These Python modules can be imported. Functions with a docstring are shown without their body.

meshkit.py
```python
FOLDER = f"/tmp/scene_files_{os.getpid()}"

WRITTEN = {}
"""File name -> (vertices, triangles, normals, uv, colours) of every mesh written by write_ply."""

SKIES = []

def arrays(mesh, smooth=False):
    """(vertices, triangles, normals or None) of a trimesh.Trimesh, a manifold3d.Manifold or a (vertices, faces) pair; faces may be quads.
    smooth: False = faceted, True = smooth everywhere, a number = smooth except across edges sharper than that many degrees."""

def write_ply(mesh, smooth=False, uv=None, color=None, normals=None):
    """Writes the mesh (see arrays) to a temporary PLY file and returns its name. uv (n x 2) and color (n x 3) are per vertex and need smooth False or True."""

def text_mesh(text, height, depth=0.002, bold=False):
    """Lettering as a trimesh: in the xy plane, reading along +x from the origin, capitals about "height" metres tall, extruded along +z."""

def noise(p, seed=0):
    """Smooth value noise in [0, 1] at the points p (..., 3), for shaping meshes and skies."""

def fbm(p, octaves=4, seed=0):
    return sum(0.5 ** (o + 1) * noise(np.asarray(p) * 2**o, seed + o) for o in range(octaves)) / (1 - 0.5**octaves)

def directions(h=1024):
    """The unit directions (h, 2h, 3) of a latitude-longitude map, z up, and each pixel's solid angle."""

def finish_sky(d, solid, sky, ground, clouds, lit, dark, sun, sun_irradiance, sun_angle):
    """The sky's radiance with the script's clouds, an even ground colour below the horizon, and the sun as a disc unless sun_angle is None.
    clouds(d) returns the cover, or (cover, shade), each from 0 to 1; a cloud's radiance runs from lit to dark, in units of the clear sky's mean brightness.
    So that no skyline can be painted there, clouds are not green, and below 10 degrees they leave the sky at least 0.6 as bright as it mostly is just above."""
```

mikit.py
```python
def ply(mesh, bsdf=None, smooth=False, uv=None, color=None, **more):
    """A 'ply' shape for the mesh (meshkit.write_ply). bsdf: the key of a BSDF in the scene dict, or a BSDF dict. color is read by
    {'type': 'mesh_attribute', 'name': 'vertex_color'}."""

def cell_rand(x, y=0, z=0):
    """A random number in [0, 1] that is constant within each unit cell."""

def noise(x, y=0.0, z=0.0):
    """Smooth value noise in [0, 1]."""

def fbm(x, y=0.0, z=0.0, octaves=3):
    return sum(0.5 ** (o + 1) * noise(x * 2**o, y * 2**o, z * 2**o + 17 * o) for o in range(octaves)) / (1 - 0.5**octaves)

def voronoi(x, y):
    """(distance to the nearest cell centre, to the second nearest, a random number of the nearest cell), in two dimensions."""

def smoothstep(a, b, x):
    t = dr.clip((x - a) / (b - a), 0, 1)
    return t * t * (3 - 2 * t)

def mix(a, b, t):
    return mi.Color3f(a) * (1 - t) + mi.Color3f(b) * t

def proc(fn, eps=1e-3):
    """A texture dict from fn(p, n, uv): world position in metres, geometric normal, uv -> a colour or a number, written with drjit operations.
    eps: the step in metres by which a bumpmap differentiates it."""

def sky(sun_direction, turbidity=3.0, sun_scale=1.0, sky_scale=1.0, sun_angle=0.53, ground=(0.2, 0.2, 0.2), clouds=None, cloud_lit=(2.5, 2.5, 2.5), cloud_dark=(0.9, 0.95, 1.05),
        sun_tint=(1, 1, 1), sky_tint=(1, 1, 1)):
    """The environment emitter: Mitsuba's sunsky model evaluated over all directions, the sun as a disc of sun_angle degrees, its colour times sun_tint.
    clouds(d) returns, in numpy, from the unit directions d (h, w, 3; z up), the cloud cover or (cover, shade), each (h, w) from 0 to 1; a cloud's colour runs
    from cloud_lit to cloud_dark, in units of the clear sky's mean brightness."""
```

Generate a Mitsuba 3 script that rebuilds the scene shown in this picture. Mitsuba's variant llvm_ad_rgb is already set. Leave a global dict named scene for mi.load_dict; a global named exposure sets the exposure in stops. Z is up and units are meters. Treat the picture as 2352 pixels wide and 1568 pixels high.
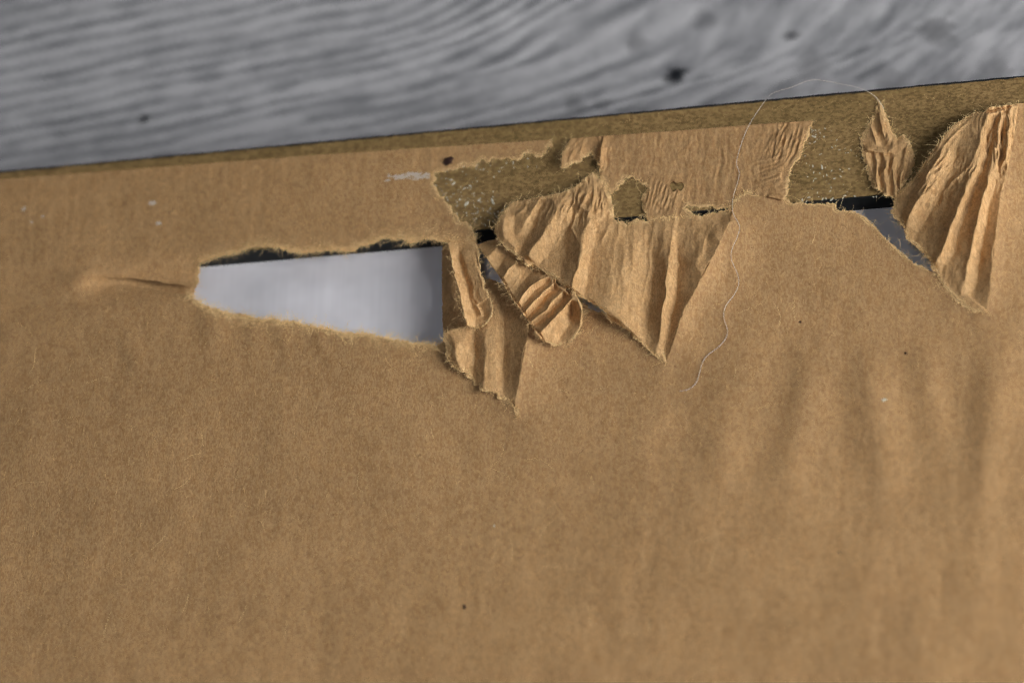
import math
import numpy as np, trimesh, shapely
from shapely.geometry import Polygon, LineString
from scipy.interpolate import LinearNDInterpolator, NearestNDInterpolator
from scipy.ndimage import gaussian_filter, map_coordinates
from scipy.spatial import Delaunay
import drjit as dr
import mitsuba as mi
import mikit, meshkit
from mikit import proc, noise, fbm, smoothstep, mix

T = mi.ScalarTransform4f
MM = 0.001
scene, labels = {}, {}
rng = np.random.default_rng(7)

# ------------------------------------------------------------------ camera, light, exposure
# World: x runs along the frame's rail, y away from the viewer, z up; z = 0 is the back face of the frame.
DIST, FPX, CX, CY = 0.436, 5832.0, 1176.0, 784.0
F = np.array([-0.15, 0.46, 0.0]); F[2] = -math.sqrt(1 - F @ F)
E1 = np.array([1.0, 0, 0]) - F[0] * F; E1 /= np.linalg.norm(E1)
E2 = np.cross(E1, F)
RO = math.radians(-4.6)
R_ = math.cos(RO) * E1 + math.sin(RO) * E2
U_ = np.cross(R_, F)
EYE = -DIST * F
FOV = 2 * math.degrees(math.atan(1176 / FPX))
scene['camera'] = {'type': 'thinlens', 'to_world': T().look_at(origin=EYE.tolist(), target=(EYE + F).tolist(), up=U_.tolist()),
                   'fov': FOV, 'fov_axis': 'x', 'near_clip': 0.01, 'far_clip': 20.0,
                   'aperture_radius': 0.0056, 'focus_distance': DIST + 0.002}
exposure = 0.0
KEY = np.array([0.82, -0.24, 0.42]); KEY /= np.linalg.norm(KEY)
LAMP_D, LAMP_S = 0.78, 0.21
scene['lamp'] = {'type': 'rectangle', 'to_world': T().look_at(origin=(KEY * LAMP_D).tolist(), target=[0, 0, 0], up=[0, 0, 1]) @ T().scale([LAMP_S, LAMP_S, 1]),
                 'emitter': {'type': 'area', 'radiance': {'type': 'rgb', 'value': [14.2, 13.9, 13.4]}}}
labels['lamp'] = {'label': 'square studio lamp panel lighting the frame from the right', 'category': 'lamp'}
OVER = np.array([-0.03, -0.30, 0.95])  # added fill lamp, out of view, brightening the board inside the tears
scene['added_fill_lamp'] = {'type': 'rectangle', 'to_world': T().look_at(origin=OVER.tolist(), target=[0, 0, 0], up=[0, 1, 0]) @ T().scale([0.07, 0.07, 1]),
                         'emitter': {'type': 'area', 'radiance': {'type': 'rgb', 'value': [13.0, 13.1, 13.4]}}}
labels['added_fill_lamp'] = {'label': 'small square fill lamp added high above the frame to brighten the tears', 'category': 'lamp'}
scene['room_light'] = {'type': 'constant', 'radiance': {'type': 'rgb', 'value': [0.066, 0.068, 0.072]}}


def at(px, py, z=0.0):
    """The point at height z (metres) on the bench seen at the photograph's point (px, py) (photo 2352 wide)."""
    px, py = np.asarray(px, float), np.asarray(py, float)
    d = F + ((px - CX) / FPX)[..., None] * R_ - ((py - CY) / FPX)[..., None] * U_
    t = (z - EYE[2]) / d[..., 2]
    return EYE + t[..., None] * d


def to_px(p):
    q = np.asarray(p, float) - EYE
    w = q @ F
    return CX + FPX * (q @ R_) / w, CY - FPX * (q @ U_) / w


# ------------------------------------------------------------------ materials
def srgb(*c):
    return [(x / 255 / 12.92) if x / 255 <= 0.04045 else ((x / 255 + 0.055) / 1.055) ** 2.4 for x in c]


def fibre_tone(p, k):
    """Short fibres lying mostly along y: two stretched noises, some swirl, in [0,1]."""
    x, y = p.x * 1000, p.y * 1000
    wx = x + 0.5 * noise(x * 0.9, y * 0.9, 3.0)
    a = fbm(wx * 6.5, y * 2.0, k, octaves=3)
    b = fbm(wx * 4.0 + y * 0.3, y * 3.6 - x * 0.2, k + 9.0, octaves=3)
    c = fbm(x * 0.9, y * 0.6, k + 30.0, octaves=2)
    return 0.5 * a + 0.35 * b + 0.15 * c


def kraft_colour(p, n, uv):
    x, y = p.x * 1000, p.y * 1000
    t = fibre_tone(p, 1.0)
    m = fbm(x * 0.16, y * 0.11, 5.0, octaves=3)
    c = mix(srgb(156, 120, 81), srgb(187, 152, 109), smoothstep(0.25, 0.78, t))
    c = c * mi.Float(0.88 + 0.24 * m)
    r = noise(x * 2.1, y * 1.1, 22.0)
    c = c * mix([1.0, 1.0, 1.0], [1.01, 0.985, 0.94], smoothstep(0.3, 0.8, r))
    s = noise(x * 1.7, y * 1.5, 40.0)
    return c * mi.Float(1.0 - 0.16 * smoothstep(0.90, 0.97, s))


def kraft_bump(p, n, uv):
    x, y = p.x * 1000, p.y * 1000
    return fbm(x * 2.6, y * 0.8, 2.0 + 0 * x, octaves=3) + 0.5 * noise(x * 4.0, y * 3.0, 8.0)


def bright_lit_colour(p, n, uv):  # curl and tab: brightness of lit facets put into the kraft colour
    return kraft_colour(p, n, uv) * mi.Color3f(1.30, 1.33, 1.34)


def lit_flap_colour(p, n, uv):  # crumpled flaps and scrap: kraft lightened, highlights of the folds painted in
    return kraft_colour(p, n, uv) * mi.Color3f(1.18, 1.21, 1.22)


def pulp_colour(p, n, uv):
    t = fibre_tone(p, 4.0)
    return mix(srgb(180, 144, 95), srgb(218, 187, 137), smoothstep(0.25, 0.75, t))


def mdf_colour(p, n, uv):
    x, y, z = p.x * 1000, p.y * 1000, p.z * 1000
    a = fbm(x * 1.3, y * 3.2, z * 2.0, octaves=3)
    b = fbm(x * 3.0 + 7, y * 3.5, z * 3.0, octaves=2)
    g = fbm(x * 0.12, y * 0.25, 3.0, octaves=2)
    c = mix(srgb(104, 84, 51), srgb(150, 126, 84), smoothstep(0.22, 0.78, 0.55 * a + 0.45 * b))
    c = c * mix([0.88, 0.87, 0.80], [1.12, 1.06, 1.06], g)
    s = noise(x * 2.2, y * 3.0, 50.0)
    return c * mi.Float(1.0 - 0.25 * smoothstep(0.86, 0.95, s))


def mdf_bump(p, n, uv):
    x, y = p.x * 1000, p.y * 1000
    return fbm(x * 1.6, y * 3.0, 1.0, octaves=3)


Z_TABLE = -0.021
KNOTS = [(1553, 172, 30, 1.0), (332, 274, 15, 0.85), (1818, 84, 22, 0.62), (1990, 232, 22, 0.55), (1315, 238, 36, .38), (1870, 150, 46, .34), (2150, 75, 52, .50), (2050, 190, 50, .3), (1462, 100, 34, .40), (1385, 240, 26, .3), (1620, 45, 36, .3), (2290, 150, 40, .3)]
KN = [(at(a, b, Z_TABLE), r * 0.085 * MM, s) for a, b, r, s in KNOTS]
TA, TB = at(0, 300, Z_TABLE), at(900, 120, Z_TABLE)
GD = (TB - TA)[:2] / np.linalg.norm((TB - TA)[:2])
CC = at(1620, 190, Z_TABLE)


def table_tone(p):
    u = (p.x * float(GD[0]) + p.y * float(GD[1])) * 1000
    v = (-p.x * float(GD[1]) + p.y * float(GD[0])) * 1000
    cu, cv = float(CC[:2] @ GD) * 1000, float(-CC[0] * GD[1] + CC[1] * GD[0]) * 1000
    du, dv = u - cu, v - cv
    # straight grain at the left; towards the right it swings up round the knots and breaks into blotches
    r2 = du * du / 1500.0 + dv * dv / 260.0
    v2 = v + 9.0 * dr.exp(-r2) * dv / (dr.abs(dv) + 4.0) - 0.0024 * dr.square(dr.maximum(du + 70.0, 0.0))
    v2 = v2 + 3.0 * (noise(u * 0.022, v * 0.03, 2.0) - 0.5) + 1.2 * (noise(u * 0.06, v * 0.12, 6.0) - 0.5)
    wild = smoothstep(-26.0, 10.0, du)
    ring = (v2 - cv) * (0.32 - 0.13 * smoothstep(-65.0, -5.0, du)) + 1.4 * (noise(u * 0.010, v2 * 0.08, 3.0) - 0.5) + 0.30 * (noise(u * 0.06, v2 * 0.3, 4.0) - 0.5)
    a = 0.5 + 0.5 * dr.sin(6.2832 * ring)
    b = noise(u * 0.07, v2 * 0.75, 7.0)
    c = fbm(u * 0.13, v2 * 0.18, 5.0, octaves=3)
    d = fbm(u * 0.20, v2 * 0.34, 15.0, octaves=3)
    w = noise(u * 0.03, v2 * 0.15, 12.0)
    t = ((0.14 + 0.18 * w) * a + 0.12 + 0.18 * b + 0.36 * d) * (1 - 0.78 * wild) + 0.78 * wild * (0.05 * a + 0.55 * c + 0.40 * d)
    return u, v, t


def table_colour(p, n, uv):
    u, v, t = table_tone(p)
    g = smoothstep(0.16, 0.74, t)
    c = mix(srgb(120, 122, 127), srgb(190, 190, 194), g)
    h = fbm(u * 0.02, v * 0.03, 30.0, octaves=2)
    c = c * mix([0.92, 0.925, 0.93], [1.05, 1.05, 1.06], h)
    k = mi.Float(0)
    for q, r, s in KN:
        dx, dy = p.x - float(q[0]), p.y - float(q[1])
        wob = 1.0 + 0.9 * (noise(p.x * 500, p.y * 700, 3.0) - 0.5)
        k = dr.maximum(k, s * (1 - smoothstep(0.2, 1.15, dr.sqrt(dx * dx + dy * dy) / (r * wob))))
    return c * (1 - mi.Float(k)) + mi.Color3f(*srgb(28, 32, 38)) * mi.Float(k)


def table_bump(p, n, uv):
    return table_tone(p)[2]


def board_colour(p, n, uv):
    x, y = p.x * 1000, p.y * 1000
    a = fbm(x * 1.4, y * 0.08, 2.0, octaves=3)
    b = fbm(x * 0.3, y * 0.3, 9.0, octaves=2)
    return mix(srgb(206, 206, 214), srgb(226, 226, 234), 0.35 * a + 0.65 * b)


def matte(col, bump=None, scale=1.0, eps=6e-5, rough=None, spec=0.25):
    b = {'type': 'principled', 'base_color': col, 'roughness': rough or 0.85, 'specular': spec}
    if bump is not None:
        b = {'type': 'bumpmap', 'arbitrary': proc(bump, eps), 'scale': scale, 'bsdf': b}
    return {'type': 'twosided', 'bsdf': b}


def rgb(*c):
    return {'type': 'rgb', 'value': srgb(*c)}


scene['kraft'] = matte(proc(kraft_colour), kraft_bump, 0.000045)
scene['kraft_bright_lit'] = matte(proc(bright_lit_colour), kraft_bump, 0.000045)
scene['kraft_lit'] = matte(proc(lit_flap_colour), kraft_bump, 0.000045)
scene['pulp'] = matte(proc(pulp_colour), kraft_bump, 0.00005)
scene['mdf'] = matte(proc(mdf_colour), mdf_bump, 0.00010)
scene['black_paint'] = matte(rgb(34, 35, 36), rough=0.6)
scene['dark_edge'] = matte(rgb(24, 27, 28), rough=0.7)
scene['grey_wood'] = matte(proc(table_colour), table_bump, 0.0006, eps=3e-4, rough=0.7)
scene['board'] = matte(proc(board_colour), rough=0.75)
scene['fibre_light'] = matte(rgb(236, 206, 152))
scene['fibre_mid'] = matte(rgb(208, 172, 120))
scene['fibre_dark'] = matte(rgb(128, 94, 56))
scene['glue'] = matte(rgb(196, 192, 176), rough=0.4, spec=0.5)
scene['chalk'] = matte(rgb(190, 176, 160))
scene['lint'] = matte(rgb(210, 202, 196), rough=0.5)
scene['dirt_dark'] = matte(rgb(52, 34, 28))
scene['dirt_pale'] = matte(rgb(204, 200, 180))


def add(key, mesh, bsdf, smooth=True, **lab):
    scene[key] = mikit.ply(mesh, bsdf, smooth)
    if lab:
        labels[key] = lab
    return key


# ------------------------------------------------------------------ table and frame
TH = 0.55
add('table', (np.array([[-TH, -TH, Z_TABLE], [TH, -TH, Z_TABLE], [TH, TH, Z_TABLE], [-TH, TH, Z_TABLE]]), np.array([[0, 1, 2], [0, 2, 3]])), 'grey_wood', False,
    label='weathered grey whitewashed wooden table top with dark knots', category='table', kind='structure')


def rail_in(x):
    return 609.0 - 0.0757 * np.asarray(x, float)


def fit_y(pts):
    """The frame's world y of a straight edge seen through the photo's points."""
    return float(np.mean([at(a, b, 0.0)[1] for a, b in pts]))


Y_OUT = fit_y([(0, 386), (600, 339), (1100, 296), (1700, 240), (2352, 182)])
Y_IN = fit_y([(160, 593), (460, 576), (1090, 530), (1600, 489), (2045, 455)])
X0, X1 = float(at(-420, 900)[0]), float(at(2760, 700)[0])
Y0 = float(at(1176, 1960)[1])
Z_BOARD = -0.0044
RAIL_W = Y_OUT - Y_IN


def rail_mesh(ax, bx, ya, yb, z0, z1, jitter, seed):
    """A square-edged rail whose upper arrises are slightly worn; fine along its length."""
    n = max(2, int((bx - ax) / (0.4 * MM)))
    xs = np.linspace(ax, bx, n)
    j = lambda s, f: (meshkit.fbm(np.stack([xs * 1000 * f, xs * 0 + s, xs * 0], -1), 3, seed) - 0.5) * 2
    c = 0.25 * MM
    o, i = yb + jitter * j(1, .8), ya + 0.6 * jitter * j(5, .8)
    prof = [(i, z0), (i, z1 - c), (i + c, z1 + 0 * xs), (o - c, z1 + 0 * xs), (o, z1 - c), (o, z0)]
    v = np.stack([np.stack([xs, np.broadcast_to(a, xs.shape), np.broadcast_to(b, xs.shape)], -1) for a, b in prof], 1)
    k = len(prof)
    v = v.reshape(-1, 3)
    ii, kk = np.meshgrid(np.arange(n - 1), np.arange(k), indexing='ij')
    k2 = (kk + 1) % k
    q = np.stack([ii * k + kk, (ii + 1) * k + kk, (ii + 1) * k + k2, ii * k + k2], -1).reshape(-1, 4)
    caps = np.array([[0, a, a + 1] for a in range(1, k - 1)])
    f = np.vstack([q[:, [0, 2, 1]], q[:, [0, 3, 2]], caps, caps[:, ::-1] + (n - 1) * k])
    return trimesh.Trimesh(v, f, process=False)


def box(a, b):
    return trimesh.creation.box(bounds=[a, b])


ZF = Z_TABLE + 0.0005
labels['picture_frame'] = {'label': 'back of a picture frame of raw brown fibreboard with black painted sides', 'category': 'picture frame'}
add('picture_frame__rail', rail_mesh(X0, X1, Y_IN, Y_OUT, ZF, 0.0, 0.16 * MM, 3), 'mdf', 35, label='raw fibreboard top rail with torn paper on it')
add('picture_frame__rail_001', box([X0, Y0, ZF], [X0 + RAIL_W, Y_IN, -0.00002]), 'mdf', False)
add('picture_frame__rail_002', box([X1 - RAIL_W, Y0, ZF], [X1, Y_IN, -0.00002]), 'mdf', False)
add('picture_frame__rail_003', box([X0 + RAIL_W, Y0, ZF], [X1 - RAIL_W, Y0 + RAIL_W, -0.00004]), 'mdf', False)
add('picture_frame__painted_side', rail_mesh(X0, X1, Y_OUT - 0.15 * MM, Y_OUT + 0.55 * MM, ZF, -0.25 * MM, 0.10 * MM, 11), 'black_paint', 35, label='black painted outer side of the rail')
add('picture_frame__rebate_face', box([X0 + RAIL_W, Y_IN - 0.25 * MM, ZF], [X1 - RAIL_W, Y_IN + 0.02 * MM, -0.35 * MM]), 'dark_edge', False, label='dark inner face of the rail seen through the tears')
BX0, BX1, BY0, BY1 = X0 + RAIL_W + .001, X1 - RAIL_W - .001, Y0 + RAIL_W + .001, Y_IN - 0.3 * MM


def board_mesh():
    """A thick card, slightly bowed: it swells a little behind the big tear."""
    nx, ny = 260, 180
    gx, gy = np.meshgrid(np.linspace(BX0, BX1, nx), np.linspace(BY0, BY1, ny))
    px, py = to_px(np.stack([gx, gy, gx * 0 + Z_BOARD], -1).reshape(-1, 3))
    d = (BY1 - gy.ravel()) / MM
    k = np.clip(d / 9, 0, 1); k = k * k * (3 - 2 * k)
    z = 1.2 * np.exp(-((px - 690 - .35 * (py - 680)) / 150) ** 2) + .5 * meshkit.fbm(np.stack([px / 160, py / 160, px * 0], -1), 2, 77)
    z = z * k * np.clip(1 - d / 70, 0, 1) * MM
    top = np.stack([gx.ravel(), gy.ravel(), Z_BOARD + z], -1)
    low = top * [1, 1, 0] + [0, 0, Z_BOARD - .002]
    i, j = np.meshgrid(np.arange(ny - 1), np.arange(nx - 1), indexing='ij')
    q = np.stack([i * nx + j, i * nx + j + 1, (i + 1) * nx + j + 1, (i + 1) * nx + j], -1).reshape(-1, 4)
    n = nx * ny
    ring = np.r_[np.arange(nx), np.arange(1, ny) * nx + nx - 1, (ny - 1) * nx + np.arange(nx - 2, -1, -1), np.arange(ny - 2, 0, -1) * nx]
    r2 = np.roll(ring, -1)
    side = np.stack([ring, ring + n, r2 + n, r2], -1)
    f = np.vstack([q, q[:, ::-1] + n, side])
    return trimesh.Trimesh(np.vstack([top, low]), np.vstack([f[:, [0, 1, 2]], f[:, [0, 2, 3]]]), process=False)


add('backing_board', board_mesh(), 'board', 40,
    label='smooth pale grey board inside the frame, seen through the tears in the paper', category='backing board')


# ------------------------------------------------------------------ paper
def fray(pts, amp, step, seed):
    """The torn outline through pts: even steps, thrown to and fro by noise of several sizes."""
    p = np.asarray(pts, float)
    L = np.r_[0, np.cumsum(np.linalg.norm(np.diff(p, axis=0), axis=1))]
    n = max(2, int(L[-1] / step) + 1)
    s = np.linspace(0, L[-1], n)
    q = np.stack([np.interp(s, L, p[:, 0]), np.interp(s, L, p[:, 1])], -1)
    if amp:
        t = np.gradient(q, axis=0); t /= np.linalg.norm(t, axis=1, keepdims=True) + 1e-9
        nn = np.stack([-t[:, 1], t[:, 0]], -1)
        g = lambda f, k: meshkit.noise(np.stack([s * f, s * 0 + seed * 3.7, s * 0 + k], -1), seed) - 0.5
        d = 1.5 * g(1 / 26, 1) + 1.0 * g(1 / 9, 2) + 0.85 * g(1 / 4, 3)
        fade = np.minimum(1, np.minimum(s, L[-1] - s) / (4 * amp) + .15)
        q = q + nn * (amp * d * fade)[:, None]
    return q


def outline(runs, step, seed):
    """runs: list of (kind, points); 't' torn, 'c' clean. Returns polygon points and the torn polylines."""
    ring, torn = [], []
    for k, (kind, pts) in enumerate(runs):
        amp = {'t': 3.4, 'R': 7.0, 'T': 4.2, 's': 1.6, 'c': 0.0}[kind]
        q = fray(pts, amp, step if kind != 'c' else max(step, 3), seed * 31 + k)
        if kind != 'c':
            torn.append((kind, q))
        ring.append(q[:-1] if np.allclose(q[-1], runs[(k + 1) % len(runs)][1][0], atol=12) else q)
    return np.vstack(ring), torn


GAIN = 1.17


def crease(x, y, size, seed):
    """Sharp-edged crumpling: folded value noise, mean about 0."""
    n = meshkit.noise(np.stack([x / size, y / (size * 1.7), x * 0 + seed], -1), seed)
    return 0.5 - 2 * np.abs(n - .5)


class Relief:
    """Heights (mm) in the sheet's plane from creases: lines of (x, y, z); in between the paper runs straight, then all is softened."""

    def __init__(self, lines, box_, soft=3.0, extra=None, cell=1.5, crumple=.11, warp=5.0):
        soft, self.crumple, self.warp = soft * .5, crumple, warp
        pts = []
        for ln in lines:
            ln = np.asarray(ln, float)
            if len(ln) == 1:
                pts.append(ln); continue
            L = np.r_[0, np.cumsum(np.linalg.norm(np.diff(ln[:, :2], axis=0), axis=1))]
            s = np.linspace(0, L[-1], max(2, int(L[-1] / 5)))
            pts.append(np.stack([np.interp(s, L, ln[:, k]) for k in range(3)], -1))
        pts = np.vstack(pts)
        pts[:, 2] *= GAIN
        x0, y0, x1, y1 = box_
        self.x0, self.y0, self.c = x0 - 30, y0 - 30, cell
        gx, gy = np.meshgrid(np.arange(x0 - 30, x1 + 30, cell), np.arange(y0 - 30, y1 + 30, cell))
        xy = pts[:, :2] + np.random.default_rng(1).normal(0, .01, (len(pts), 2))
        z = LinearNDInterpolator(xy, pts[:, 2])(gx, gy)
        near = NearestNDInterpolator(xy, pts[:, 2])(gx, gy)
        z = np.where(np.isnan(z), near, z)
        self.z = gaussian_filter(z, soft / cell)
        self.extra = extra

    def __call__(self, x, y):
        x, y = np.asarray(x, float), np.asarray(y, float)
        P = np.stack([x / 34, y / 34, x * 0], -1)
        fx, fy = meshkit.fbm(P, 2, 91) - .5, meshkit.fbm(P, 2, 92) - .5
        c = self.crumple * (crease(x, y, 30, 93) + .55 * crease(x, y, 14, 94) + .25 * crease(x, y, 7, 95))
        return c + self.plain(x + self.warp * 2 * fx, y + self.warp * 2 * fy)

    def plain(self, x, y):
        z = map_coordinates(self.z, [(np.asarray(y) - self.y0) / self.c, (np.asarray(x) - self.x0) / self.c], order=1, mode='nearest')
        return z + (self.extra(x, y) if self.extra else 0)


def tri_inside(ring, step, holes=()):
    poly = Polygon(ring, [h for h in holes]).buffer(0)
    if poly.geom_type != 'Polygon':
        poly = max(poly.geoms, key=lambda g: g.area)
    x0, y0, x1, y1 = poly.bounds
    gx, gy = np.meshgrid(np.arange(x0, x1, step), np.arange(y0, y1, step * 0.866))
    gx = gx + (np.arange(gx.shape[0]) % 2)[:, None] * step / 2
    inner = poly.buffer(-0.55 * step)
    shapely.prepare(inner); shapely.prepare(poly)
    ok = shapely.contains_xy(inner, gx.ravel(), gy.ravel())
    edge = np.vstack([np.asarray(r.coords)[:-1] for r in [poly.exterior, *poly.interiors]])
    pts = np.vstack([edge, np.stack([gx.ravel()[ok], gy.ravel()[ok]], -1)])
    tri = Delaunay(pts).simplices
    c = pts[tri].mean(1)
    tri = tri[shapely.contains_xy(poly, c[:, 0], c[:, 1])]
    a, b, d = (pts[tri[:, k]] for k in range(3))
    area = (b[:, 0] - a[:, 0]) * (d[:, 1] - a[:, 1]) - (b[:, 1] - a[:, 1]) * (d[:, 0] - a[:, 0])
    tri = tri[np.abs(area) > 1e-6]; area = area[np.abs(area) > 1e-6]
    tri = np.where((area > 0)[:, None], tri[:, ::-1], tri)          # picture y runs down: this faces up
    return pts, tri, poly


FUZZ = []        # (torn polyline, relief, polygon)


def over(relief, base):
    """The flap's heights, never below the sheet where the sheet lies under it."""
    def fn(x, y):
        x, y = np.asarray(x, float), np.asarray(y, float)
        z = np.array(relief(x, y), float)
        on = shapely.contains_xy(base, x, y)
        z[on] = np.maximum(z[on], main_height(x[on], y[on]) + .16)
        return z
    return fn


def sheet(key, runs, relief, step, bsdf='kraft', seed=1, thick=0.13, lower=True, holes=(), margin=3.6, **lab):
    ring, torn = outline(runs, 1.6, seed)
    pts, tri, poly = tri_inside(ring, step, holes)
    if FUZZ and key.startswith('dust'):
        relief = over(relief, FUZZ[0][3]) if margin else relief
    z = relief(pts[:, 0], pts[:, 1])
    top = at(pts[:, 0], pts[:, 1], z * MM)
    if lower:
        e = np.sort(np.vstack([tri[:, [0, 1]], tri[:, [1, 2]], tri[:, [2, 0]]]), axis=1)
        u, n = np.unique(e, axis=0, return_counts=True)
        dir_ = {tuple(x) for x in np.vstack([tri[:, [0, 1]], tri[:, [1, 2]], tri[:, [2, 0]]])}
        rim = np.array([(a, b) if (a, b) in dir_ else (b, a) for a, b in u[n == 1]])
        m = len(top)
        bottom = top - np.array([0, 0, thick * MM])
        wall = np.vstack([np.stack([rim[:, 1], rim[:, 0], rim[:, 0] + m], 1), np.stack([rim[:, 1], rim[:, 0] + m, rim[:, 1] + m], 1)])
        mesh = trimesh.Trimesh(np.vstack([top, bottom]), np.vstack([tri, tri[:, ::-1] + m, wall]), process=False)
        add(key, mesh, bsdf, 60, **lab)
    else:
        add(key, trimesh.Trimesh(top, tri, process=False), bsdf, True, **lab)
    # the torn margin: the sheet's paler inner layer, peeking out unevenly under the edge
    if torn and margin:
        bands = []
        for k, (kind, t) in enumerate(torn):
            s = np.arange(len(t)) * 1.6
            nz = meshkit.fbm(np.stack([s / 17, s * 0 + seed, s * 0 + k], -1), 3, seed + 5)
            sp = meshkit.noise(np.stack([s / 3.1, s * 0 + 4, s * 0 + k], -1), seed + 8)
            w = margin * (0.15 + 1.3 * nz + 1.2 * (sp - .4))
            tt = np.gradient(t, axis=0); tt /= np.linalg.norm(tt, axis=1, keepdims=True) + 1e-9
            nn = np.stack([-tt[:, 1], tt[:, 0]], -1)
            if poly.contains(shapely.Point(*(t[len(t) // 2] + nn[len(t) // 2] * 3))):
                nn = -nn
            ins_gain = {'s': .35, 't': .8, 'T': 1, 'R': 1}[kind]
            w = np.maximum(w * (.4 if kind == 's' else 1), .2) * np.minimum(1, np.minimum(s, s[-1] - s) / 14)
            pt = meshkit.fbm(np.stack([s / 38, s * 0 + seed, s * 0 + k + 9], -1), 3, seed + 6)
            ins = margin * (0.05 + 6.5 * np.maximum(0, pt - .50) + 0.9 * (meshkit.noise(np.stack([s / 4.3, s * 0 + 2, s * 0 + k], -1), seed + 9) - .3))
            if kind == 'T':
                ins = ins + margin * (.2 + 1.2 * np.maximum(0, meshkit.noise(np.stack([s / 60, s * 0, s * 0 + 3], -1), seed) - .25)) * (.35 + 1.3 * meshkit.noise(np.stack([s / 3.3, s * 0 + 7, s * 0], -1), seed))
            ins = np.maximum(ins * ins_gain, .3) * np.minimum(1, np.minimum(s, s[-1] - s) / 14 + .1)
            rows = [t - nn * ins[:, None], t - nn * (0.6 * ins)[:, None], t + nn * (0.45 * w)[:, None], t + nn * w[:, None]]
            dz = [0.003, 0.006, -0.03, -0.09]
            vs = np.stack([at(r[:, 0], r[:, 1], (relief(r[:, 0], r[:, 1]) + d) * MM) for r, d in zip(rows, dz)], 1).reshape(-1, 3)
            i, j = np.meshgrid(np.arange(len(t) - 1), np.arange(3), indexing='ij')
            q = np.stack([i * 4 + j, (i + 1) * 4 + j, (i + 1) * 4 + j + 1, i * 4 + j + 1], -1).reshape(-1, 4)
            bands.append(trimesh.Trimesh(vs, np.vstack([q[:, [0, 1, 2]], q[:, [0, 2, 3]]]), process=False))
        add(key + '__torn_edge', trimesh.util.concatenate(bands), 'pulp', True)
        FUZZ.append((key, torn, relief, poly))
    return relief


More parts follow.
